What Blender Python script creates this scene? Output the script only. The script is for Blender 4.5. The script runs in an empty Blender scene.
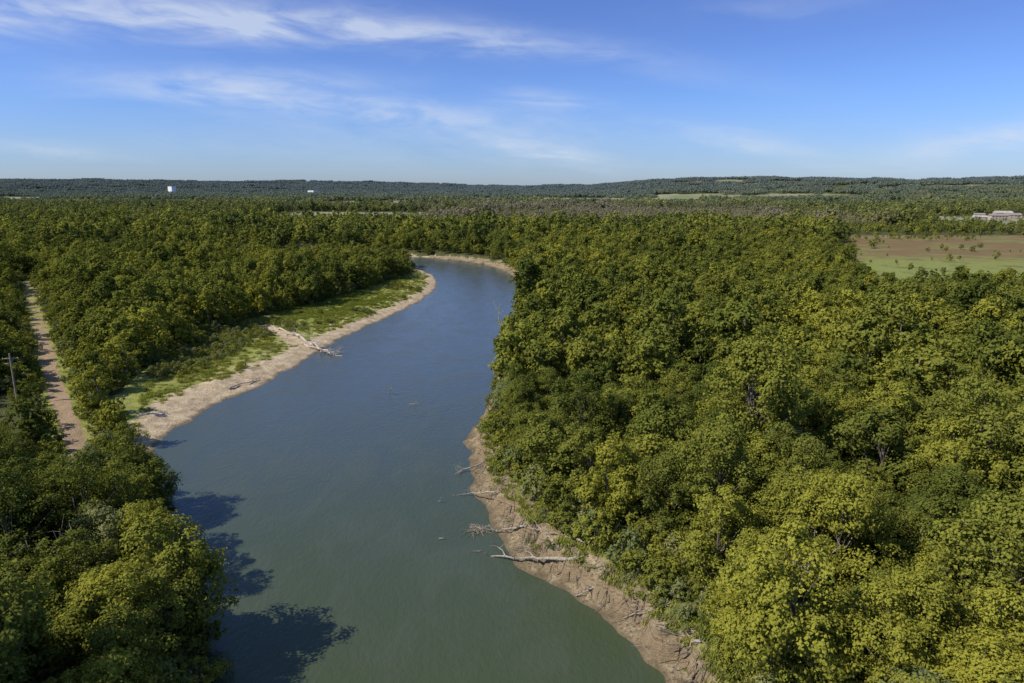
import bpy, math, random
import numpy as np
from mathutils import Vector
rng = np.random.default_rng(11)
random.seed(5)
scene = bpy.context.scene
COL = scene.collection

# ---------------------------------------------------------------- helpers
def vnoise(x, y, scale, seed=0):
    x = np.asarray(x, float)/scale + seed*17.31; y = np.asarray(y, float)/scale - seed*9.77
    xi = np.floor(x).astype(np.int64); yi = np.floor(y).astype(np.int64)
    xf = x-xi; yf = y-yi
    xf = xf*xf*(3-2*xf); yf = yf*yf*(3-2*yf)
    def h(a, b):
        n = (a*374761393 + b*668265263 + seed*1442695) & 0x7fffffff
        n = ((n ^ (n >> 13))*1274126177) & 0x7fffffff
        n = (n ^ (n >> 16)) & 0xffff
        return n/65535.0
    return (h(xi, yi)*(1-xf)+h(xi+1, yi)*xf)*(1-yf)+(h(xi, yi+1)*(1-xf)+h(xi+1, yi+1)*xf)*yf
def fbm(x, y, s, seed=0):
    return .5*vnoise(x, y, s, seed)+.3*vnoise(x, y, s/2.1, seed+1)+.2*vnoise(x, y, s/4.3, seed+2)
def sstep(a, b, x):
    t = np.clip((x-a)/(b-a), 0, 1); return t*t*(3-2*t)
def inside(poly, x, y):
    c = np.zeros(x.shape, bool); n = len(poly)
    for i in range(n):
        x1, y1 = poly[i]; x2, y2 = poly[(i+1) % n]
        if y1 == y2: continue
        k = ((y1 > y) != (y2 > y)) & (x < (x2-x1)*(y-y1)/(y2-y1)+x1)
        c ^= k
    return c
def pdist(poly, x, y, closed=True):
    d = np.full(x.shape, 1e9); n = len(poly)
    for i in range(n if closed else n-1):
        x1, y1 = poly[i]; x2, y2 = poly[(i+1) % n]
        dx, dy = x2-x1, y2-y1; L = dx*dx+dy*dy
        t = np.clip(((x-x1)*dx+(y-y1)*dy)/L, 0, 1)
        d = np.minimum(d, np.hypot(x-(x1+t*dx), y-(y1+t*dy)))
    return d
def sdist(poly, x, y):   # + outside
    d = pdist(poly, x, y); return np.where(inside(poly, x, y), -d, d)
def chaikin(p, it=2):
    for _ in range(it):
        q = []
        for i in range(len(p)):
            a = p[i]; b = p[(i+1) % len(p)]
            q += [(a[0]*.75+b[0]*.25, a[1]*.75+b[1]*.25), (a[0]*.25+b[0]*.75, a[1]*.25+b[1]*.75)]
        p = q
    return p

# ---------------------------------------------------------------- site plan (metres, plan view)
RIVER = chaikin([(-20,-120),(-24,20),(-31,50),(-37,74),(-42,82),(-48,91.5),(-55,106),(-65,120.5),(-77,137),(-82,145),(-85.5,154),
 (-85.5,168),(-83,185),(-77,205),(-74,224),(-73,243),(-67,278),(-54.5,331),(-47.5,373),(-44.5,415),(-50,457),(-65,501),(-82,534),
 (-150,560),(-280,572),(-450,555),(-455,628),(-280,645),(-150,630),(-84,598),(-42,566),(-12,522),(5,455),(6,395),(3,336),(0,287),
 (-4,251),(-5.5,222),(-5,189),(-9.5,168),(-11,151),(-9.5,134),(-6.7,125),(-3.5,114.5),(0.5,102),(7,94.7),(12.8,89),(16.5,81),(18.3,74),
 (23,55),(30,20),(34,-120)], 2)
BAR = [(-84,146),(-95,158),(-109,176),(-119,217),(-117,300),(-97,344),(-76,426),(-69,464),(-76,502),(-20,500),(-20,300),(-60,150)]
TRACK = [(-84,126),(-93,140),(-130,189),(-175,251),(-218,310),(-300,425)]
POLEGAP = [(-137,178),(-112,146)]
MEADOW = [(385,800),(292,640),(236,500),(196,358),(320,322),(1000,312),(1100,800)]
FIELDS = [[(-440,1030),(-150,1000),(-150,1500),(-480,1540)],
          [(590,960),(1300,930),(1350,1290),(720,1320)],
          [(620,1420),(980,1400),(1050,1720),(640,1700)],
          [(-900,2000),(-300,2050),(-350,2350),(-950,2380)],
          [(150,2300),(700,2250),(760,2500),(120,2560)]]
GULLY = [(-104,284),(-90,268),(-80,254),(-70,244)]
cx_y = [-120,74,106,137,168,205,251,331,415,457,520,560]
cx_x = [5,-9,-28,-43,-48,-41,-39,-26,-19,-22,-40,-70]
def side(x, y):   # +1 right bank, -1 left
    return np.where((x > np.interp(y, cx_y, cx_x)) | (y > 600), 1, -1)

def river_sd(x, y):
    return sdist(RIVER, x, y) + (vnoise(x, y, 7, 3)-.5)*2.6 + (vnoise(x, y, 2.6, 4)-.5)*1.3
def hills(x, y):
    r = np.hypot(x, y); az = np.degrees(np.arctan2(x, np.maximum(y, 1)))
    Hh = np.interp(az, [-45,-36,-28,-20,-12,-5,0,6,12,20,28,36,45], [70,82,74,66,56,42,38,44,62,76,70,80,72])
    near = np.interp(az, [-45,-5,5,12,45], [4200,4200,3800,2500,2300])
    n = fbm(x, y, 700, 5)
    return sstep(0, 1, (r-near)/1900.)*(Hh+(n-.5)*80) + sstep(1800, 3000, r)*(fbm(x, y, 500, 8)-.4)*10
def land_z(x, y, sd=None):
    if sd is None: sd = river_sd(x, y)
    s = side(x, y)
    sdr = sd + (vnoise(x, y, 4.5, 71)-.5)*3.8 + (vnoise(x, y, 1.9, 72)-.5)*1.5
    cut = .35*sstep(0, 1, sd) + 2.9*sstep(2.4, 3.7, sdr)*sstep(.4, 2, sd) + 1.0*sstep(5, 8, sdr)
    zl = 2.4*(1-np.exp(-np.maximum(sd, 0)/9.0))
    z = np.where((s < 0) & (y > 140), zl, cut)
    z = z*(.75+.5*fbm(x, y, 9, 12)) + sstep(1, 4, sd)*(fbm(x, y, 4, 14)-.5)*.9
    z = np.where(sd < 0, np.maximum(-.35*(-sd), -3.), z)
    return z + np.where(sd > 0, hills(x, y), 0)

# ---------------------------------------------------------------- node helper
class NT:
    def __init__(s, tree): s.t = tree; s.n = tree.nodes; s.l = tree.links
    def new(s, typ, **k):
        n = s.n.new(typ)
        for a, b in k.items(): setattr(n, a, b)
        return n
    def set(s, sock, v):
        if isinstance(v, bpy.types.NodeSocket): s.l.new(v, sock)
        elif v is not None: sock.default_value = v
    def math(s, op, a, b=None, c=None, clamp=False):
        n = s.new('ShaderNodeMath', operation=op, use_clamp=clamp)
        s.set(n.inputs[0], a)
        if b is not None: s.set(n.inputs[1], b)
        if c is not None: s.set(n.inputs[2], c)
        return n.outputs[0]
    def mix(s, f, a, b, typ='MIX'):
        n = s.new('ShaderNodeMix', data_type='RGBA', blend_type=typ)
        s.set(n.inputs[0], f)
        for sock, v in ((n.inputs[6], a), (n.inputs[7], b)):
            if not isinstance(v, bpy.types.NodeSocket): v = (*v[:3], 1)
            s.set(sock, v)
        return n.outputs[2]
    def noise(s, vec, scale, detail=4, rough=.55, dist=0):
        n = s.new('ShaderNodeTexNoise'); s.set(n.inputs['Vector'], vec)
        n.inputs['Scale'].default_value = scale; n.inputs['Detail'].default_value = detail
        n.inputs['Roughness'].default_value = rough; n.inputs['Distortion'].default_value = dist
        return n.outputs['Fac']
    def ss(s, x, a, b, lo=0., hi=1.):
        n = s.new('ShaderNodeMapRange', interpolation_type='SMOOTHSTEP')
        s.set(n.inputs[0], x); n.inputs[1].default_value = a; n.inputs[2].default_value = b
        n.inputs[3].default_value = lo; n.inputs[4].default_value = hi
        return n.outputs[0]
    def attr(s, name):
        return s.new('ShaderNodeAttribute', attribute_name=name).outputs['Fac']
def newmat(name):
    m = bpy.data.materials.new(name); m.use_nodes = True; m.node_tree.nodes.clear()
    t = NT(m.node_tree); o = t.new('ShaderNodeOutputMaterial')
    return m, t, o
def simple_mat(name, c1, c2, scale=1., rough=.85):
    m, t, o = newmat(name)
    geo = t.new('ShaderNodeNewGeometry').outputs['Position']
    f = t.noise(geo, scale, 5)
    b = t.new('ShaderNodeBsdfPrincipled'); b.inputs['Roughness'].default_value = rough
    t.set(b.inputs['Base Color'], t.mix(t.ss(f, .3, .7), c1, c2))
    t.l.new(b.outputs[0], o.inputs[0]); return m

def make_mesh(name, verts, faces, mats, midx=None, smooth=False):
    me = bpy.data.meshes.new(name)
    me.from_pydata([tuple(v) for v in verts], [], faces)
    for m in mats: me.materials.append(m)
    if midx is not None: me.polygons.foreach_set('material_index', midx)
    if smooth: me.polygons.foreach_set('use_smooth', [True]*len(me.polygons))
    me.update(); return me
def obj(name, me, parent=None, loc=(0,0,0), rotz=0):
    o = bpy.data.objects.new(name, me); COL.objects.link(o); o.location = loc; o.rotation_euler[2] = rotz
    if parent: o.parent = parent
    return o

# ---------------------------------------------------------------- leaf material
def leaf_mat(name, dark, mid, light, far_regions=False):
    m, t, o = newmat(name)
    rnd = t.new('ShaderNodeObjectInfo').outputs['Random']
    pos = t.new('ShaderNodeNewGeometry').outputs['Position']
    f = t.math('ADD', t.math('MULTIPLY', t.attr('leafvar'), .28), t.math('MULTIPLY', rnd, .62))
    big = t.noise(pos, .013, 1)
    f = t.math('ADD', f, t.math('MULTIPLY', t.math('SUBTRACT', big, .5), 1.1))
    c = t.mix(t.ss(f, .0, .48), dark, mid); c = t.mix(t.ss(f, .42, 1.0), c, light)
    sep = t.new('ShaderNodeSeparateXYZ'); t.l.new(pos, sep.inputs[0])
    X, Y = sep.outputs[0], sep.outputs[1]
    if far_regions:
        n2 = t.noise(pos, .004, 2)
        bx = t.math('MULTIPLY', t.ss(X, -260, -80), t.ss(X, 620, 420)); by = t.math('MULTIPLY', t.ss(Y, 900, 1000), t.ss(Y, 1850, 1500))
        br = t.math('MULTIPLY', t.math('MULTIPLY', bx, by), t.ss(n2, .36, .5))
        c = t.mix(t.math('MULTIPLY', br, .85), c, (.33,.28,.19))
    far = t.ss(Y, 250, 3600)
    c = t.mix(t.math('MULTIPLY', far, .80), c, (.150,.185,.175))  # distance haze painted into the leaf colour, greyer with world Y
    if far_regions: c = t.mix(t.math('MULTIPLY', t.ss(Y, 2200, 5200), .7), c, (.155,.20,.235))  # second, bluer haze tint painted on leaves towards the horizon
    d = t.new('ShaderNodeBsdfDiffuse'); t.set(d.inputs[0], c)
    tr = t.new('ShaderNodeBsdfTranslucent'); t.set(tr.inputs[0], t.mix(1, c, (1.15, 1.2, .6), 'MULTIPLY'))
    mx = t.new('ShaderNodeMixShader'); mx.inputs[0].default_value = .22
    t.l.new(d.outputs[0], mx.inputs[1]); t.l.new(tr.outputs[0], mx.inputs[2])
    t.l.new(mx.outputs[0], o.inputs[0]); return m
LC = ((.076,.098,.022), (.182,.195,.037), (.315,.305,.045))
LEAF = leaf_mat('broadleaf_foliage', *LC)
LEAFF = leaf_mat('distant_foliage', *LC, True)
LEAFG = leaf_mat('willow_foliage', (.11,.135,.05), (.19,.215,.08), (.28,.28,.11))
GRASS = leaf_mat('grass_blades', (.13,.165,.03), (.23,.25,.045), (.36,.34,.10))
BARK = simple_mat('bark', (.10,.08,.06), (.22,.19,.15), 2.)
DEADW = simple_mat('weathered_wood', (.20,.165,.125), (.42,.37,.30), 3.)
PALEW = simple_mat('bleached_wood', (.36,.30,.23), (.58,.52,.44), 3.)

# ---------------------------------------------------------------- tree generator
def tube(V, F, p0, p1, r0, r1, n=6):
    p0 = np.array(p0, float); p1 = np.array(p1, float); d = p1-p0; L = np.linalg.norm(d)+1e-9; d /= L
    a = np.cross(d, [0,0,1.] if abs(d[2]) < .9 else [1.,0,0]); a /= np.linalg.norm(a); b = np.cross(d, a)
    k = len(V)
    for p, r in ((p0, r0), (p1, r1)):
        for i in range(n):
            an = 2*math.pi*i/n; V.append(p+r*(math.cos(an)*a+math.sin(an)*b))
    for i in range(n):
        j = (i+1) % n; F.append((k+i, k+j, k+n+j, k+n+i))
    F.append(tuple(k+n+i for i in range(n))); F.append(tuple(k+n-1-i for i in range(n)))
def limb(V, F, r, p0, p1, r0, r1, segs=4, wob=.12, n=6):
    p0 = np.array(p0, float); p1 = np.array(p1, float); L = np.linalg.norm(p1-p0); prev = p0; pts = [p0]
    for i in range(1, segs+1):
        t = i/segs; q = p0+(p1-p0)*t
        if i < segs: q = q+r.normal(size=3)*wob*L*.35
        tube(V, F, prev, q, r0+(r1-r0)*(i-1)/segs, r0+(r1-r0)*t, n); prev = q; pts.append(q)
    return pts

def leaf_cloud(r, cen, nrm, size, asp=.72):
    n = len(cen)
    nrm = nrm/np.linalg.norm(nrm, axis=1)[:, None]
    a = r.normal(size=(n, 3)); a -= (a*nrm).sum(1)[:, None]*nrm; a /= np.linalg.norm(a, axis=1)[:, None]
    b = np.cross(nrm, a); s = (size*r.uniform(.6, 1.35, n))[:, None]
    fold = nrm*s*.12
    return np.stack([cen-a*s*.5, cen+b*s*asp*.5-fold, cen+a*s*.5, cen-b*s*asp*.5-fold], 1).reshape(-1, 3)

def crown(r, H, R, zc, rz, nl, nt, nleaf, lsize, shape=1.0, lobe=.40, topleaf=.35):
    lobes = []
    off = r.uniform(-.12, .12, 2)*R
    for i in range(nl):
        d = r.normal(size=3); d /= np.linalg.norm(d)
        k = r.uniform(.42, .84)
        taper = 1-.25*max(0, d[2])*shape
        c = np.array([off[0]+d[0]*R*k*taper, off[1]+d[1]*R*k*taper, zc+d[2]*rz*k*1.02])
        lobes.append((c, R*lobe*r.uniform(.6, 1.35)))
    cen = []; nrm = []
    C = np.array([l[0] for l in lobes]); LR = np.array([l[1] for l in lobes])
    for c, lr in lobes:
        for j in range(nt):
            for _ in range(4):
                d = r.normal(size=3); d[2] += .3; d /= np.linalg.norm(d)
                tc = c+d*lr*r.uniform(.55, 1.12)
                if (np.linalg.norm(C-tc, axis=1) < LR*.62).sum() == 0: break
            m = max(2, int(nleaf/(nl*nt)*r.uniform(.6, 1.4)))
            tr = lr*r.uniform(.28, .60)
            q = r.normal(size=(m, 3)); q[:, 2] += topleaf; q /= np.linalg.norm(q, axis=1)[:, None]
            rad = (r.uniform(.35, 1.0, m)+np.abs(r.normal(0, .22, m)))[:, None]
            cen.append(tc+q*rad*tr*np.array([1, 1, .82])); nrm.append(q*.7+d*.8+np.array([0, 0, .4])+r.normal(size=(m, 3))*.5)
    return lobes, np.concatenate(cen), np.concatenate(nrm)

def tree_mesh(name, seed, H, R, nl, nt, nleaf, lsize, mat, base=.16, limbs=True, shape=1., lobe=.40):
    r = np.random.default_rng(seed)
    zb = H*base; zc = (H*.97+zb)/2; rz = (H*.97-zb)/2
    lobes, cen, nrm = crown(r, H, R, zc, rz, nl, nt, nleaf, lsize, shape, lobe)
    V = []; F = []
    tr = H*.016
    pts = limb(V, F, r, (0,0,-.8), (r.uniform(-.5,.5), r.uniform(-.5,.5), H*.72), tr*1.3, tr*.35, 5, .03, 6)
    if limbs:
        for c, lr in lobes:
            t = np.clip((c[2]/H)*.62, .12, .66)
            a = np.array(pts[min(4, int(t/.72*5))])
            limb(V, F, r, a, c+(c-np.array([0,0,zc]))*.1, tr*.45, tr*.1, 3, .12, 4)
    nb = len(V); fb = len(F)
    P = leaf_cloud(r, cen, nrm, lsize)
    nq = len(P)//4
    allV = np.concatenate([np.array(V), P])
    Q = (np.arange(nq*4)+nb).reshape(-1, 4)
    me = make_mesh(name, allV, F+[tuple(x) for x in Q.tolist()], [BARK, mat], [0]*fb+[1]*nq)
    at = me.attributes.new('leafvar', 'FLOAT', 'FACE')
    at.data.foreach_set('value', np.concatenate([np.zeros(fb), r.random(nq)]))
    return me

HI = [tree_mesh('tree_hi_%d' % i, 100+i, H, R, nl, 12, n, .36, LEAFG if i in (3,) else LEAF, b, True, sh, lb) for i, (H, R, nl, b, sh, lb, n) in enumerate([
    (16,6.0,26,.04,1,.32,15000), (18,5.8,28,.05,1.2,.31,15000), (14,5.5,24,.03,.6,.34,13000), (13,5.8,24,.03,.8,.33,9500), (19,7.2,34,.05,1,.28,18000), (15,5.0,22,.04,1.4,.34,12000)])]
MID = [tree_mesh('tree_mid_%d' % i, 200+i, H, R, 20, 7, 2400, .80, LEAF, .04, False, sh, .34) for i, (H, R, sh) in enumerate([
    (16,6.0,1), (18,5.8,1.2), (14,5.4,.6), (13,5.8,.8), (18,6.8,1), (15,5.0,1.4)])]
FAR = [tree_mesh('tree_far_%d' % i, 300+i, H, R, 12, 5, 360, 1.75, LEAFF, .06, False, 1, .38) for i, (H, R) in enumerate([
    (16,5.8), (18,5.6), (14,5.2), (13,5.6), (17,6.4)])]
def patch_mesh(name, seed, size=70., n=60):
    r = np.random.default_rng(seed); C = []; N = []
    for i in range(n):
        x, y = (r.random(2)-.5)*size; H = r.uniform(9, 19); R = r.uniform(4, 7.5); m = 30
        q = r.normal(size=(m, 3)); q[:, 2] = np.abs(q[:, 2])*1.1-.25; q /= np.linalg.norm(q, axis=1)[:, None]
        C.append(np.array([x, y, H*.55])+q*np.array([R, R, H*.45])*r.uniform(.75, 1.05, m)[:, None]); N.append(q+r.normal(size=(m, 3))*.35)
    C = np.concatenate(C); N = np.concatenate(N)
    P = leaf_cloud(r, C, N, 3.8, .85); nq = len(P)//4
    me = make_mesh(name, P, np.arange(nq*4).reshape(-1, 4).tolist(), [LEAFF])
    at = me.attributes.new('leafvar', 'FLOAT', 'FACE'); at.data.foreach_set('value', np.repeat(r.random(n), 30)*1.1+r.random(nq)*.3)
    return me
PATCH = [patch_mesh('wood_patch_%d' % i, 400+i) for i in range(4)]
def shrub_mesh(name, seed, R, H, nleaf, ls, mat):
    r = np.random.default_rng(seed)
    _, cen, nrm = crown(r, H, R, H*.45, H*.45, 8, 6, nleaf, ls, .5, .42)
    cen[:, 2] = np.maximum(cen[:, 2], .05)
    V = []; F = []
    for i in range(4): tube(V, F, (0,0,-.2), (r.uniform(-R,R)*.5, r.uniform(-R,R)*.5, H*.6), .05, .02, 4)
    nb = len(V); fb = len(F); P = leaf_cloud(r, cen, nrm, ls, .5); nq = len(P)//4
    me = make_mesh(name, np.concatenate([np.array(V), P]), F+(np.arange(nq*4)+nb).reshape(-1, 4).tolist(), [BARK, mat], [0]*fb+[1]*nq)
    at = me.attributes.new('leafvar', 'FLOAT', 'FACE'); at.data.foreach_set('value', np.concatenate([np.zeros(fb), r.random(nq)]))
    return me
SHRUB = [shrub_mesh('shrub_%d' % i, 500+i, 1.7, 2.6, 800, .32, m) for i, m in enumerate([LEAF, LEAFG, LEAF])]
def grass_mesh(name, seed):
    r = np.random.default_rng(seed); V = []; F = []; n = 60
    for i in range(n):
        x, y = r.normal(size=2)*.55; a = r.uniform(0, 6.28); h = r.uniform(.3, .8); w = .06; l = r.uniform(.2, .6)
        ca, sa = math.cos(a), math.sin(a); k = len(V)
        V += [(x-sa*w, y+ca*w, -.05), (x+sa*w, y-ca*w, -.05), (x+ca*l*.4+sa*w, y+sa*l*.4-ca*w, h*.6), (x+ca*l*.4-sa*w, y+sa*l*.4+ca*w, h*.6), (x+ca*l, y+sa*l, h)]
        F += [(k, k+1, k+2, k+3), (k+3, k+2, k+4)]
    me = make_mesh(name, V, F, [GRASS]); at = me.attributes.new('leafvar', 'FLOAT', 'FACE')
    at.data.foreach_set('value', np.repeat(r.random(n), 2)); return me
GR = [grass_mesh('grass_clump_%d' % i, 600+i) for i in range(3)]

# ---------------------------------------------------------------- instancer
def scatter(name, meshes, x, y, z, s, sz=None):
    n = len(x)
    src = bpy.data.collections.new(name+'_models')
    for i, m in enumerate(meshes):
        src.objects.link(bpy.data.objects.new('%s_model_%02d' % (name, i), m))
    me = bpy.data.meshes.new(name); me.vertices.add(n)
    me.vertices.foreach_set('co', np.stack([x, y, z], 1).astype(np.float32).ravel())
    a = me.attributes.new('irot', 'FLOAT_VECTOR', 'POINT')
    rot = np.stack([rng.normal(0, .04, n), rng.normal(0, .04, n), rng.uniform(0, 6.283, n)], 1)
    a.data.foreach_set('vector', rot.astype(np.float32).ravel())
    if sz is None: sz = s*rng.uniform(.85, 1.18, n)
    a = me.attributes.new('iscl', 'FLOAT_VECTOR', 'POINT'); a.data.foreach_set('vector', np.stack([s, s, sz], 1).astype(np.float32).ravel())
    a = me.attributes.new('iidx', 'INT', 'POINT'); a.data.foreach_set('value', rng.integers(0, len(meshes), n).astype(np.int32))
    o = obj(name, me)
    g = bpy.data.node_groups.new(name+'_nodes', 'GeometryNodeTree')
    g.interface.new_socket('Geometry', in_out='INPUT', socket_type='NodeSocketGeometry')
    g.interface.new_socket('Geometry', in_out='OUTPUT', socket_type='NodeSocketGeometry')
    N = g.nodes; L = g.links
    gi = N.new('NodeGroupInput'); go = N.new('NodeGroupOutput'); ip = N.new('GeometryNodeInstanceOnPoints'); ci = N.new('GeometryNodeCollectionInfo')
    ci.inputs['Collection'].default_value = src; ci.inputs['Separate Children'].default_value = True; ci.inputs['Reset Children'].default_value = True
    ip.inputs['Pick Instance'].default_value = True
    def na(nm, t):
        q = N.new('GeometryNodeInputNamedAttribute'); q.data_type = t; q.inputs['Name'].default_value = nm
        return [k for k in q.outputs if k.enabled and k.name == 'Attribute'][0]
    L.new(gi.outputs[0], ip.inputs['Points']); L.new(ci.outputs[0], ip.inputs['Instance'])
    L.new(na('iidx', 'INT'), ip.inputs['Instance Index']); L.new(na('irot', 'FLOAT_VECTOR'), ip.inputs['Rotation']); L.new(na('iscl', 'FLOAT_VECTOR'), ip.inputs['Scale'])
    L.new(ip.outputs[0], go.inputs[0])
    md = o.modifiers.new('scatter', 'NODES'); md.node_group = g
    return o

# ---------------------------------------------------------------- terrain sheet
def axis(fine0, fine1, step, lo, hi, grow=1.09):
    a = list(np.arange(fine0, fine1+.01, step)); s = step; v = a[-1]
    while v < hi: s *= grow; v += s; a.append(v)
    s = step; v = a[0]; pre = []
    while v > lo: s *= grow; v -= s; pre.append(v)
    return np.array(pre[::-1]+a)
ax = axis(-125, 40, .85, -9000, 9000, 1.07); ay = axis(66, 280, .85, -400, 14000, 1.03)
GX, GY = np.meshgrid(ax, ay); gx = GX.ravel(); gy = GY.ravel()
gsd = river_sd(gx, gy); gz = land_z(gx, gy, gsd)
nx = len(ax); ny = len(ay)
ii = (np.arange(ny-1)[:, None]*nx+np.arange(nx-1)[None, :]).ravel()
faces = np.stack([ii, ii+1, ii+nx+1, ii+nx], 1)
gm = bpy.data.meshes.new('ground_terrain')
gm.vertices.add(len(gx)); gm.vertices.foreach_set('co', np.stack([gx, gy, gz], 1).astype(np.float32).ravel())
gm.loops.add(len(faces)*4); gm.loops.foreach_set('vertex_index', faces.astype(np.int32).ravel())
gm.polygons.add(len(faces)); gm.polygons.foreach_set('loop_start', (np.arange(len(faces))*4).astype(np.int32))
gm.polygons.foreach_set('use_smooth', np.ones(len(faces), bool)); gm.update(calc_edges=True)

def openland(x, y):   # far open fields via noise
    r = np.hypot(x, y)
    n = fbm(x*.5, y*1.7, 420, 31)
    return (r > 1750) & (r < 4600) & (n > .54)
def zones(x, y, sd):
    s = side(x, y)
    bar = np.clip(.5-sdist(BAR, x, y)/6., 0, 1)
    wl = np.interp(y, [100,150,170,190,230,260,300,400,450,500], [2,8,13,15,13,11,9,8,7,5])
    wr = np.interp(y, [60,90,110,150,170,190,440,480,560,620], [5,7,9,9,7,3,4,7,7,5])
    w = np.where(s > 0, wr, wl)
    sand = np.clip(1.05-(sd-w*.4)/(w*.9), 0, 1)
    sand = np.maximum(sand, np.clip(1.15-pdist(GULLY, x, y, False)/5., 0, 1)*(sd > 0))
    sand = np.maximum(sand, np.clip(1.0-np.hypot((x+89)/12., (y-190)/26.), 0, 1)*1.3*(sd > 0))
    sand = np.maximum(sand, .42*(s > 0)*(sd > 0)*(sd < 14)*(y < 130))
    sand = np.maximum(sand, .38*bar*(sd < 17))
    mead = np.clip(.5-sdist(MEADOW, x, y)/20., 0, 1)
    fld = np.zeros(x.shape)
    for f in FIELDS: fld = np.maximum(fld, np.clip(.5-sdist(f, x, y)/30., 0, 1))
    fld = np.maximum(fld, openland(x, y)*1.)
    trk = np.clip(1.5-pdist(TRACK, x, y, False)/2.2, 0, 1)
    verge = np.clip(1.5-pdist(TRACK, x, y, False)/5.5, 0, 1)
    grass = np.maximum(bar, verge); grass = np.maximum(grass, .76*(s > 0)*(sd > 3.5)*(sd < 16)*(y < 180))
    return sand, grass, mead, fld, trk, (s > 0)*1.0
for nm, arr in zip(('sand', 'grass', 'mead', 'fld', 'trk', 'rb'), zones(gx, gy, gsd)):
    a = gm.attributes.new(nm, 'FLOAT', 'POINT'); a.data.foreach_set('value', np.asarray(arr, np.float32))
a = gm.attributes.new('sd', 'FLOAT', 'POINT'); a.data.foreach_set('value', gsd.astype(np.float32))
m, t, o = newmat('ground')
geo = t.new('ShaderNodeNewGeometry'); pos = geo.outputs['Position']
n1 = t.noise(pos, .35, 6, .65); n2 = t.noise(pos, 1.8, 6, .7); n3 = t.noise(pos, .06, 4); n4 = t.noise(pos, .008, 5)
spz = t.new('ShaderNodeSeparateXYZ'); t.l.new(pos, spz.inputs[0])
floor = t.mix(t.ss(n2, .35, .65), (.05,.055,.018), (.10,.11,.035))
grassc = t.mix(t.ss(n1, .32, .66), (.15,.18,.03), (.28,.29,.07)); grassc = t.mix(t.ss(n3, .46, .72), grassc, (.33,.30,.12))
grassc = t.mix(t.ss(n2, .55, .75), grassc, (.10,.12,.025))
sandc = t.mix(t.ss(n1, .3, .7), (.35,.26,.16), (.58,.47,.325)); sandc = t.mix(t.ss(n2, .50, .72), sandc, (.23,.17,.105))
strata = t.noise(t.math('ADD', t.math('MULTIPLY', spz.outputs[2], 1.0), t.math('MULTIPLY', n1, .35)), 6., 3)
mud = t.mix(t.ss(n1, .35, .65), (.165,.125,.072), (.38,.305,.195)); mud = t.mix(t.ss(n2, .46, .64), mud, (.10,.078,.042))
sepn = t.new('ShaderNodeSeparateXYZ'); t.l.new(geo.outputs['Normal'], sepn.inputs[0])
steep = t.ss(sepn.outputs[2], .93, .70)
mud = t.mix(t.math('MULTIPLY', steep, .85), mud, t.mix(t.ss(strata, .4, .6), (.085,.06,.035), (.29,.215,.13)))
sandc = t.mix(t.math('MULTIPLY', t.attr('rb'), .9), sandc, mud)
sdv = t.attr('sd')
wet = t.ss(t.math('ADD', sdv, t.math('MULTIPLY', n1, 1.6)), 2.6, 1.0)
sandc = t.mix(t.math('MULTIPLY', wet, .75), sandc, (.12,.09,.055))
def th(name, k=.7, n=n1):
    return t.ss(t.math('ADD', t.attr(name), t.math('MULTIPLY', t.math('SUBTRACT', n, .5), k)), .42, .58)
c = t.mix(th('grass', .9), floor, grassc)
mp = t.new('ShaderNodeMapping'); mp.inputs['Scale'].default_value = (.5, 1.3, 1); t.l.new(pos, mp.inputs[0])
nm1 = t.noise(mp.outputs[0], .013, 6, .6)
front = t.ss(t.math('ADD', spz.outputs[1], t.math('MULTIPLY', n3, 120)), 640, 560)
meadc = t.mix(t.ss(nm1, .40, .50), (.20,.19,.065), (.185,.118,.055)); meadc = t.mix(t.ss(nm1, .56, .64), meadc, (.19,.185,.06))
meadc = t.mix(t.math('MULTIPLY', front, .8), meadc, (.22,.26,.065))
meadc = t.mix(t.ss(n3, .50, .72), meadc, (.14,.13,.05)); meadc = t.mix(t.ss(n1, .5, .8), meadc, (.10,.11,.04))
c = t.mix(th('mead', .4, n3), c, meadc)
c = t.mix(th('fld', .4, n4), c, t.mix(t.ss(n4, .4, .62), (.17,.20,.10), (.28,.26,.16)))
c = t.mix(th('trk', .9), c, t.mix(n2, (.24,.165,.10), (.42,.31,.20)))
c = t.mix(th('sand', 1.7), c, sandc)
bed = t.ss(sdv, .1, -.6); c = t.mix(bed, c, (.07,.06,.035))
b = t.new('ShaderNodeBsdfPrincipled'); b.inputs['Roughness'].default_value = .95; b.inputs['Specular IOR Level'].default_value = .2
t.set(b.inputs['Base Color'], c)
bp = t.new('ShaderNodeBump'); bp.inputs['Strength'].default_value = .9; bp.inputs['Distance'].default_value = .7
t.set(bp.inputs['Height'], t.math('ADD', n1, t.math('MULTIPLY', n2, .5))); t.l.new(bp.outputs[0], b.inputs['Normal'])
t.l.new(b.outputs[0], o.inputs[0]); gm.materials.append(m)
obj('ground_terrain', gm)

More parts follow.
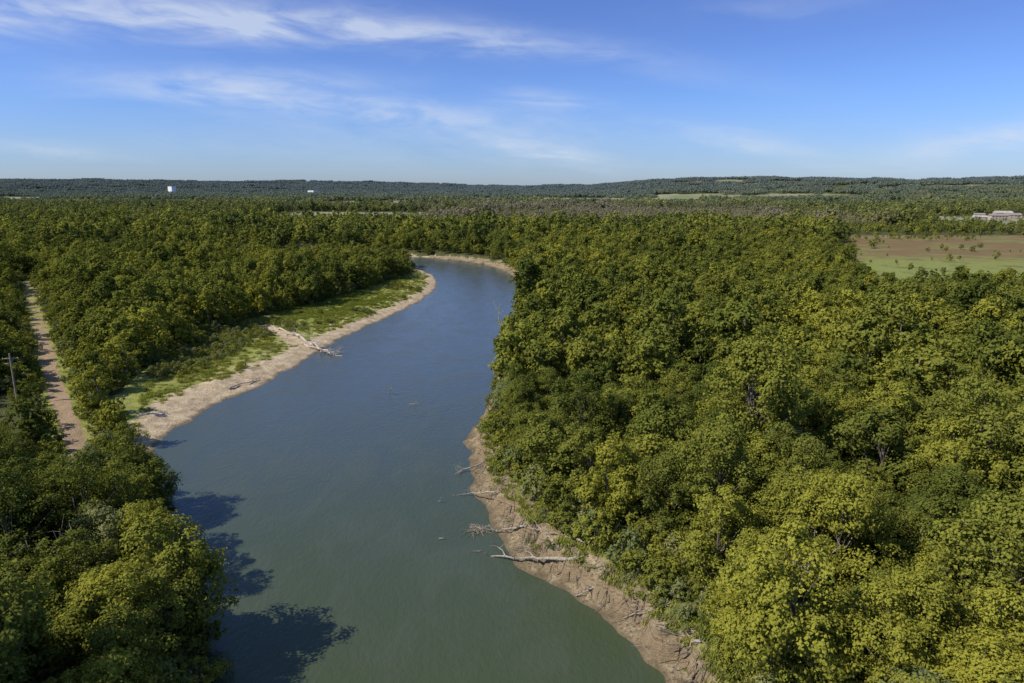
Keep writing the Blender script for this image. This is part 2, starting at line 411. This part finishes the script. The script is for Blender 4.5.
# ---------------------------------------------------------------- river water
m, t, o = newmat('river_water')
pos = t.new('ShaderNodeNewGeometry').outputs['Position']
mp = t.new('ShaderNodeMapping'); mp.inputs['Rotation'].default_value[2] = .25; mp.inputs['Scale'].default_value = (1, .55, 1); t.l.new(pos, mp.inputs[0])
w1 = t.noise(mp.outputs[0], 1.3, 5, .6); w2 = t.noise(mp.outputs[0], .12, 4, .6, .8); w3 = t.noise(pos, .02, 3, .5, .5)
sep = t.new('ShaderNodeSeparateXYZ'); t.l.new(pos, sep.inputs[0])
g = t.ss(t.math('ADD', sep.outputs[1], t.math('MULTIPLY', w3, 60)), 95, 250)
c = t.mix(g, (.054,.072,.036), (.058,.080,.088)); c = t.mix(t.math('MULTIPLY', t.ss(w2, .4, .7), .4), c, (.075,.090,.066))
b = t.new('ShaderNodeBsdfPrincipled'); t.set(b.inputs['Base Color'], c)
b.inputs['IOR'].default_value = 1.36
t.set(b.inputs['Roughness'], t.ss(w2, .3, .7, .06, .24))
bp = t.new('ShaderNodeBump'); bp.inputs['Strength'].default_value = .6; bp.inputs['Distance'].default_value = .2
t.set(bp.inputs['Height'], t.math('ADD', w1, t.math('MULTIPLY', w2, 1.2))); t.l.new(bp.outputs[0], b.inputs['Normal'])
t.l.new(b.outputs[0], o.inputs[0])
obj('river_water', make_mesh('river_water', [(-480,-130,0),(60,-130,0),(60,680,0),(-480,680,0)], [(0,1,2,3)], [m]))

# ---------------------------------------------------------------- forest placement
def tree_points(y0, y1, sp, k=.80, extra=60):
    xm = y1*k+extra
    X, Y = np.meshgrid(np.arange(-xm, xm, sp), np.arange(y0, y1, sp*.9)); X[::2] += sp/2
    x = X.ravel()+rng.uniform(-.48, .48, X.size)*sp; y = Y.ravel()+rng.uniform(-.48, .48, X.size)*sp
    k_ = np.abs(x) < y*k+extra; return x[k_], y[k_]
def allowed(x, y, pad=0):
    sd = sdist(RIVER, x, y); s = side(x, y)
    mr = np.interp(y, [60,85,100,115,150,175,195,430,470,560,620], [8.5,8,9.5,9.5,8,6,3.5,4,9,9,7])
    ml = np.interp(y, [60,110,135,150,500,560], [2.5,2.5,4,6,6,5])
    ok = sd > np.where(s > 0, mr, ml)+pad
    ok &= ~inside(BAR, x, y); ok &= sdist(MEADOW, x, y) > (fbm(x, y, 40, 80)-.5)*60
    for f in FIELDS: ok &= ~inside(f, x, y)
    ok &= pdist(TRACK, x, y, False) > 7.2+pad
    ok &= pdist(POLEGAP, x, y, False) > 7+pad
    return ok
x1, y1 = tree_points(25, 640, 8.1); x2, y2 = tree_points(640, 1750, 10)
k = allowed(x1, y1); x1, y1 = x1[k], y1[k]
k = allowed(x2, y2) & ((rng.random(len(x2)) < .6) | (y2 > 960) | (x2 < 420)); x2, y2 = x2[k], y2[k]
def tscale(x, y): return (.58+.72*fbm(x, y, 48, 21))*rng.choice([.62,.8,.95,1.05,1.2,1.38], len(x), p=[.12,.2,.24,.2,.16,.08])*rng.uniform(.93, 1.07, len(x))
r1 = np.hypot(x1, y1); s1 = tscale(x1, y1)
s1 = np.where((side(x1, y1) < 0) & (y1 < 128), np.clip(s1*1.18, .75, 1.28), s1)
nearm = (sdist(MEADOW, x1, y1) < 75) & (y1 < 560)
s1 = np.where(nearm, np.minimum(s1, .85), s1)
s1 = np.where((pdist(TRACK, x1, y1, False) < 13) | (pdist(POLEGAP, x1, y1, False) < 13), np.minimum(s1, .72), s1)
hi = (r1 < 170); z1 = land_z(x1, y1)
names = ['cottonwood_tree', 'silver_maple_tree', 'green_ash_tree', 'willow_tree', 'cottonwood_tree', 'box_elder_tree']
for x, y, z, s in zip(x1[hi], y1[hi], z1[hi], s1[hi]):
    i = random.choices(range(6), [5,5,4,1.6,3,4])[0]
    ob = obj(names[i], HI[i], None, (x, y, z-.1), random.uniform(0, 6.28)); ob.scale = (s, s, s*random.uniform(.82, 1.14))
mi = ~hi
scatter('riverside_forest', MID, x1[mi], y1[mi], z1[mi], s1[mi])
s2 = tscale(x2, y2)*1.12
brown = (x2 > -200) & (x2 < 560) & (y2 > 930) & (y2 < 1650) & (fbm(x2, y2, 200, 40) > .36)
s2 = np.where(brown, s2*.6, s2)
s2 = np.where((x2 > 400) & (y2 > 780) & (y2 < 965), s2*.62, s2)
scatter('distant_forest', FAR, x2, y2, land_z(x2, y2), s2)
# hedgerow trees / scrub in meadow and fields
xm, ym = tree_points(330, 1700, 13); inm = inside(MEADOW, xm, ym)
fl = np.zeros(xm.shape, bool)
for f in FIELDS[:3]: fl |= inside(f, xm, ym)
k = (inm & (fbm(xm, ym*2.2, 90, 90) > .60)) | (fl & (fbm(xm, ym*1.5, 70, 91) > .53)) | (inm & (sdist(MEADOW, xm, ym) > -40) & (rng.random(len(xm)) < .3)) | ((inm | fl) & (rng.random(len(xm)) < .02))
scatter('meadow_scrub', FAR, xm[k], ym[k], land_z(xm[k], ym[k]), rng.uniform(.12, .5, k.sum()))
x3, y3 = tree_points(1750, 6800, 68); k = ~openland(x3, y3)
for f in FIELDS: k &= ~inside(f, x3, y3)
x3, y3 = x3[k], y3[k]
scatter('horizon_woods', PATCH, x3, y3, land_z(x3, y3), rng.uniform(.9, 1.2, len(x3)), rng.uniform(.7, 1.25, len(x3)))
# understory at forest edges
xs, ys = tree_points(60, 520, 3.0, .8, 40)
sds = sdist(RIVER, xs, ys); edge = (sds < 20) | (np.abs(sdist(BAR, xs, ys)) < 6) | (pdist(TRACK, xs, ys, False) < 11)
k = edge & allowed(xs, ys, -2.8) & (rng.random(len(xs)) < .8)
xb, yb = xs[k], ys[k]
scatter('understory_shrubs', SHRUB, xb, yb, land_z(xb, yb), rng.uniform(.7, 2.1, len(xb)))
# willow shrubs and grass on the sand bar and banks
xg, yg = tree_points(60, 520, 1.0, .45, 20); k = (xg > -130) & (xg < 45); xg, yg = xg[k], yg[k]
sg = river_sd(xg, yg); zn = zones(xg, yg, sg)
p = np.clip(1-zn[0]*1.3, 0, 1)*(zn[1] > .3)*(.12+.5*(fbm(xg, yg, 12, 50) > .48)) + ((side(xg, yg) > 0) & (sg < 16) & (sg > 3.5))*(fbm(xg, yg, 5, 51) > .45)*.8
k = (sg > 1.5) & (rng.random(len(xg)) < p)
scatter('grass_tufts', GR, xg[k], yg[k], land_z(xg[k], yg[k]), rng.uniform(.45, 1.1, k.sum()))
q = (zn[1] > .4) & (zn[0] < .5) & (sg > 5) & (side(xg, yg) < 0)
dense = ((yg > 205) & (yg < 290) & (sg > 20+6*fbm(xg, yg, 25, 60))) | (fbm(xg, yg, 14, 61) > .70)
k = q & dense & (rng.random(len(xg)) < .25)
k |= (side(xg, yg) > 0) & (sg > 4.2) & (sg < 14) & (fbm(xg, yg, 6, 62) > .53) & (rng.random(len(xg)) < .15)
scatter('willow_shrubs', [SHRUB[1], SHRUB[0]], xg[k], yg[k], land_z(xg[k], yg[k]), rng.uniform(.3, .9, k.sum()))

# ---------------------------------------------------------------- dead wood
def gz_(x, y): return float(land_z(np.array([float(x)]), np.array([float(y)]))[0])
def dead_tree(name, loc, H, seed, lean=(0,0), nb=9):
    r = np.random.default_rng(seed); V = []; F = []
    pts = limb(V, F, r, (0,0,-.5), (lean[0], lean[1], H), .24, .04, 7, .04, 7)
    for i in range(nb):
        a = pts[r.integers(2, 7)]; an = r.uniform(0, 6.28); L = r.uniform(.15, .34)*H
        e = np.array(a)+np.array([math.cos(an)*L*.7, math.sin(an)*L*.7, L*.8])
        pp = limb(V, F, r, a, e, .09, .025, 3, .15, 5)
        for j in range(3):
            a2 = pp[r.integers(1, 4)]; limb(V, F, r, a2, np.array(a2)+r.normal(size=3)*L*.3+np.array([0,0,L*.2]), .035, .012, 2, .15, 4)
    return obj(name, make_mesh(name, V, F, [DEADW]), None, loc)
def fallen(name, p0, p1, rad, seed, nb=6, spread=.28, mat=None):
    r = np.random.default_rng(seed); V = []; F = []
    p0 = np.array(p0, float); d = np.array(p1, float)-p0; L = np.linalg.norm(d)
    pts = limb(V, F, r, (0,0,0), d, rad, rad*.35, 7, .05, 8)
    for i in range(5):
        an = i*1.26; tube(V, F, (0,0,0), np.array([math.cos(an)*.9, math.sin(an)*.9, .5+.5*math.sin(an)])*rad*3.2-d/L*.3, rad*.4, rad*.08, 5)
    for i in range(nb):
        a = np.array(pts[r.integers(3, 8)]); e = a+d/L*L*spread*r.uniform(.4, 1)+r.normal(size=3)*L*spread*.45
        e[2] = a[2]+abs(r.normal())*.5
        pp = limb(V, F, r, a, e, rad*.4, rad*.1, 3, .2, 5)
        for j in range(3):
            q = pp[r.integers(1, 4)]; v = r.normal(size=3)*L*.08; v[2] = abs(v[2]); limb(V, F, r, q, q+v, rad*.15, rad*.05, 2, .2, 4)
    return obj(name, make_mesh(name, V, F, [mat or DEADW]), None, tuple(p0))
dead_tree('dead_tree', (32, 73, 2), 17, 1, (1.5, -2)); dead_tree('dead_tree', (-3.2, 258, 1.4), 15, 2, (-2.5, 0))
dead_tree('dead_tree', (-62, 84, 2), 13, 21, (1.0, 0), 12)
fallen('fallen_log', (10.0,97.0,gz_(10,97)+.3), (-2.8,103.5,.25), .32, 3, 4, .2); fallen('fallen_log', (12.5,100,gz_(12.5,100)+.3), (5,106,gz_(5,106)+.3), .2, 13, 4)
fallen('fallen_log', (16.5,91,gz_(16.5,91)+.3), (9.5,92.0,.3), .22, 14, 3); fallen('fallen_log', (-3,121,gz_(-3,121)+.2), (-9,127,.2), .22, 15, 3)
fallen('fallen_log', (21,84,gz_(21,84)+.3), (15.5,86.5,.3), .2, 16, 3); fallen('fallen_log', (-5,141,gz_(-5,141)+.2), (-12,137,.2), .22, 17, 3)
fallen('fallen_log', (2,109,gz_(2,109)+.3), (-3,112,.2), .2, 19, 5, .3); fallen('fallen_log', (24,77,gz_(24,77)+.3), (18.5,79,.2), .22, 20, 5, .3)
fallen('fallen_log', (-86,268,gz_(-86,268)+.4), (-66,243,.5), .55, 4, 6, .2, PALEW); fallen('fallen_log', (-78,253,1.6), (-61,241,.2), .38, 5, 7, .25, PALEW)
fallen('fallen_log', (-99,280,gz_(-99,280)+.4), (-84,264,gz_(-84,264)+.4), .45, 6, 5, .2, PALEW)
fallen('fallen_log', (-84,197,gz_(-84,197)+.3), (-79,208,gz_(-79,208)+.2), .28, 18, 4, .2, PALEW)
fallen('driftwood_snag', (-36.5,196,-.5), (-35.4,194,2.2), .2, 7, 4, .5); fallen('driftwood_snag', (-29.5,186,-.3), (-27,184,.6), .12, 8, 4, .4)
fallen('driftwood_snag', (-14.5,124.5,-.2), (-13.8,123.4,.5), .09, 9, 3, .5); fallen('driftwood_snag', (-13,110,-.2), (-12,109.3,.4), .08, 10, 3, .5)
r = np.random.default_rng(33); V = []; F = []
for i in range(110):
    a = r.normal(size=3)*np.array([1.0,.8,.2]); a[2] = abs(a[2]); e = a+r.normal(size=3)*np.array([.9,.8,.5]); e[2] = abs(e[2])
    limb(V, F, r, a, e, .05, .015, 3, .15, 4)
obj('brush_pile', make_mesh('brush_pile', V, F, [DEADW]), None, (-6.3,112.5,0))
# exposed roots hanging down the cut bank
shore = np.array([p for p in RIVER if 70 < p[1] < 175 and p[0] > np.interp(p[1], cx_y, cx_x)])
V = []; F = []
for i in range(260):
    j = r.integers(0, len(shore)-1); u = r.random(); p = shore[j]*(1-u)+shore[j+1]*u
    dn = shore[j+1]-shore[j]; nn = np.array([-dn[1], dn[0]]); nn /= np.linalg.norm(nn)+1e-9
    if nn[0] < 0: nn = -nn
    a = p+nn*r.uniform(3.5, 6); b_ = p+nn*r.uniform(1.0, 2.8)+r.normal(size=2)*.9
    limb(V, F, r, (a[0], a[1], gz_(*a)+.12), (b_[0], b_[1], gz_(*b_)+.06), .08*r.uniform(.6,1.6), .02, 4, .22, 4)
obj('exposed_roots', make_mesh('exposed_roots', V, F, [BARK]))

# ---------------------------------------------------------------- utility pole beside the track
V = []; F = []; WOOD = simple_mat('creosoted_wood', (.26,.21,.16), (.42,.36,.29), 4.)
tube(V, F, (0,0,-1), (0,0,14.5), .24, .16, 10)
tube(V, F, (-1.9,.18,13.1), (1.9,.18,13.1), .13, .13, 4); tube(V, F, (-1.5,.18,11.7), (1.5,.18,11.7), .11, .11, 4)
tube(V, F, (-.8,.1,13), (0,.1,12.2), .035, .035, 4); tube(V, F, (.8,.1,13), (0,.1,12.2), .035, .035, 4)
for xx in (-1.7,-.8,.8,1.7): tube(V, F, (xx,.18,13.2), (xx,.18,13.5), .08, .06, 6)
obj('utility_pole', make_mesh('utility_pole', V, F, [WOOD]), None, (-133.5,178,2), .3)

# ---------------------------------------------------------------- buildings
WALLW = simple_mat('white_wall', (.76,.76,.74), (.84,.84,.82), .3); WALLT = simple_mat('tan_siding', (.38,.31,.24), (.46,.39,.31), .5)
ROOF = simple_mat('shingle_roof', (.22,.18,.16), (.32,.27,.24), .6); GLASS = simple_mat('window_glass', (.03,.04,.05), (.06,.07,.09), .2, .15)
ROOFL = simple_mat('metal_roof', (.36,.34,.31), (.48,.45,.42), .3, .6)
def boxm(name, c, s, mat, parent):
    V = [(c[0]+a*s[0]/2, c[1]+b_*s[1]/2, c[2]+d*s[2]/2) for a in (-1,1) for b_ in (-1,1) for d in (-1,1)]
    F = [(0,1,3,2),(4,6,7,5),(0,4,5,1),(2,3,7,6),(0,2,6,4),(1,5,7,3)]
    return obj(name, make_mesh(name, V, F, [mat]), parent)
def building(name, loc, w, d, h, rot, wall, roof, floors=1, gable=True):
    e = bpy.data.objects.new(name, None); COL.objects.link(e); e.location = loc; e.rotation_euler[2] = rot
    boxm('walls', (0,0,h/2), (w,d,h), wall, e)
    if gable:
        rh = d*.28; o_ = .6
        V = [(-w/2-o_,-d/2-o_,h+.01),(w/2+o_,-d/2-o_,h+.01),(w/2+o_,d/2+o_,h+.01),(-w/2-o_,d/2+o_,h+.01),(-w/2-o_,0,h+rh),(w/2+o_,0,h+rh)]
        obj('roof', make_mesh('roof', V, [(0,1,5,4),(2,3,4,5),(0,4,3),(1,2,5),(3,2,1,0)], [roof]), e)
    else:
        boxm('roof', (0,0,h+.35), (w+.8,d+.8,.7), roof, e)
    n = max(3, int(w/5)); fh = h/floors
    for sgn in (-1, 1):
        for f in range(floors):
            for i in range(n):
                if f == 0 and i == n//2: continue
                boxm('window', (-w/2+(i+.5)*w/n, sgn*(d/2+.02), f*fh+fh*.55), (min(1.6, w/n*.5), .1, min(1.6, fh*.42)), GLASS, e)
    boxm('door', (-w/2+(n//2+.5)*w/n, -d/2-.03, 1.1), (1.1,.1,2.2), ROOF, e)
    return e
for nm, x, y, w, d, h, rt, wl, rf, fl, gb in [
    ('apartment_house', 805,1160,26,11,7,-.1,WALLT,ROOF,2,True), ('apartment_house', 846,1185,24,11,7,-.2,WALLT,ROOF,2,True),
    ('farm_shed', 768,1150,20,10,5,-.2,WALLT,ROOFL,1,True), ('house', 892,1190,16,10,6,-.5,WALLW,ROOF,1,True),
    ('barn', 868,1240,28,12,9,-.1,WALLT,ROOFL,2,True), ('house', 820,1230,16,9,6,-.3,WALLT,ROOF,1,True), ('house', 640,1120,14,9,5,-.6,WALLT,ROOF,1,True),
    ('office_building', -1925,4000,48,24,46,-.7,WALLW,WALLW,6,False), ('warehouse', -1130,4000,44,30,26,-.5,WALLW,ROOFL,3,False)]:
    building(nm, (x, y, gz_(x, y)), w, d, h, rt, wl, rf, fl, gb)

# ---------------------------------------------------------------- sun, sky
EL = math.radians(45); B = math.radians(18)
S = Vector((-math.cos(EL)*math.cos(B), -math.cos(EL)*math.sin(B), math.sin(EL)))
ld = bpy.data.lights.new('sun', 'SUN'); ld.energy = 5.0; ld.angle = math.radians(.5); ld.color = (1, .93, .80)
lo = bpy.data.objects.new('sun', ld); COL.objects.link(lo); lo.rotation_euler = (-S).to_track_quat('-Z', 'Y').to_euler(); lo.location = (-200, -50, 250)
w = bpy.data.worlds.new('World'); scene.world = w; w.use_nodes = True; w.node_tree.nodes.clear(); t = NT(w.node_tree)
sky = t.new('ShaderNodeTexSky', sky_type='NISHITA'); sky.sun_disc = False; sky.sun_elevation = EL; sky.sun_rotation = math.atan2(S.x, S.y) % (2*math.pi)
sky.air_density = 1.0; sky.dust_density = .3; sky.ozone_density = 3.0; sky.altitude = 200
tc = t.new('ShaderNodeTexCoord').outputs['Generated']
sp = t.new('ShaderNodeSeparateXYZ'); t.l.new(tc, sp.inputs[0])
az = t.math('MULTIPLY', t.math('ARCTAN2', sp.outputs[0], sp.outputs[1]), 57.2958)
el = t.math('MULTIPLY', t.math('ARCSINE', sp.outputs[2]), 57.2958)
cb = t.new('ShaderNodeCombineXYZ'); t.set(cb.inputs[0], t.math('MULTIPLY', az, .06)); t.set(cb.inputs[1], t.math('MULTIPLY', t.math('ADD', el, t.math('MULTIPLY', az, .06)), .24))
nA = t.noise(cb.outputs[0], 1.5, 5, .56, .9); nB = t.noise(cb.outputs[0], 4.5, 5, .6, .6)
def blob(a0, e0, la, le, sl, cv, wgt):
    da = t.math('SUBTRACT', az, a0)
    dn = t.math('MULTIPLY', t.math('SUBTRACT', nA, .5), 2.6)
    de = t.math('SUBTRACT', t.math('SUBTRACT', t.math('SUBTRACT', t.math('ADD', el, dn), e0), t.math('MULTIPLY', da, sl)), t.math('MULTIPLY', t.math('MULTIPLY', da, da), cv))
    q = t.math('ADD', t.math('POWER', t.math('ABSOLUTE', t.math('DIVIDE', da, la)), 2), t.math('POWER', t.math('ABSOLUTE', t.math('DIVIDE', de, le)), 2))
    return t.math('MULTIPLY', t.math('EXPONENT', t.math('MULTIPLY', q, -1)), wgt)
blobs = [(-12, 11.6, 19, 1.0, -.02, -.0035, 1.1), (-31, 11.4, 14, 1.7, .06, 0, .9), (-12, 5.8, 13, 1.0, -.06, 0, .95), (-20, 7.5, 9, .9, .03, 0, .8),
         (3, 6.6, 4, .7, -.1, 0, .6), (19, 2.9, 5, .8, -.22, 0, .8), (35, 2.9, 6, 1.1, .1, 0, 1.3), (-33, 2.4, 4, .5, -.05, 0, .45), (3, 2.6, 5, .9, -.2, 0, .8),
         (20, 12.6, 7, .8, 0, 0, .2), (-5, 3.4, 24, 1.8, 0, 0, .3)]
acc = None
for bb in blobs:
    v = blob(*bb); acc = v if acc is None else t.math('ADD', acc, v)
tex = t.math('ADD', t.math('MULTIPLY', t.ss(nA, .28, .66), .75), t.math('MULTIPLY', t.ss(nB, .3, .72), .45))
mask = t.math('MULTIPLY', acc, tex, clamp=True)
grade = t.mix(t.ss(el, 0, 7), (.42,.54,.86), (.44,.58,.96))
grade = t.mix(t.ss(el, 6, 13), grade, (.44,.53,.88))
grade = t.mix(t.ss(el, 16, 45), grade, (.88,.87,.87))
skyc = t.mix(1, sky.outputs[0], grade, 'MULTIPLY')
skyc = t.mix(t.math('MULTIPLY', mask, .66), skyc, (4.5, 5.0, 5.8))
bg = t.new('ShaderNodeBackground'); t.set(bg.inputs[0], skyc); bg.inputs[1].default_value = .15
wo = t.new('ShaderNodeOutputWorld'); t.l.new(bg.outputs[0], wo.inputs[0])

# ---------------------------------------------------------------- camera
cd = bpy.data.cameras.new('camera'); cam = bpy.data.objects.new('camera', cd); COL.objects.link(cam)
cd.sensor_width = 36; cd.lens = 24.26; cd.clip_start = 1; cd.clip_end = 40000
cam.location = (0, 0, 60); cam.rotation_euler = (math.radians(90-12.74), 0, 0); scene.camera = cam
scene.view_settings.view_transform = 'Standard'; scene.view_settings.look = 'None'; scene.view_settings.exposure = 0
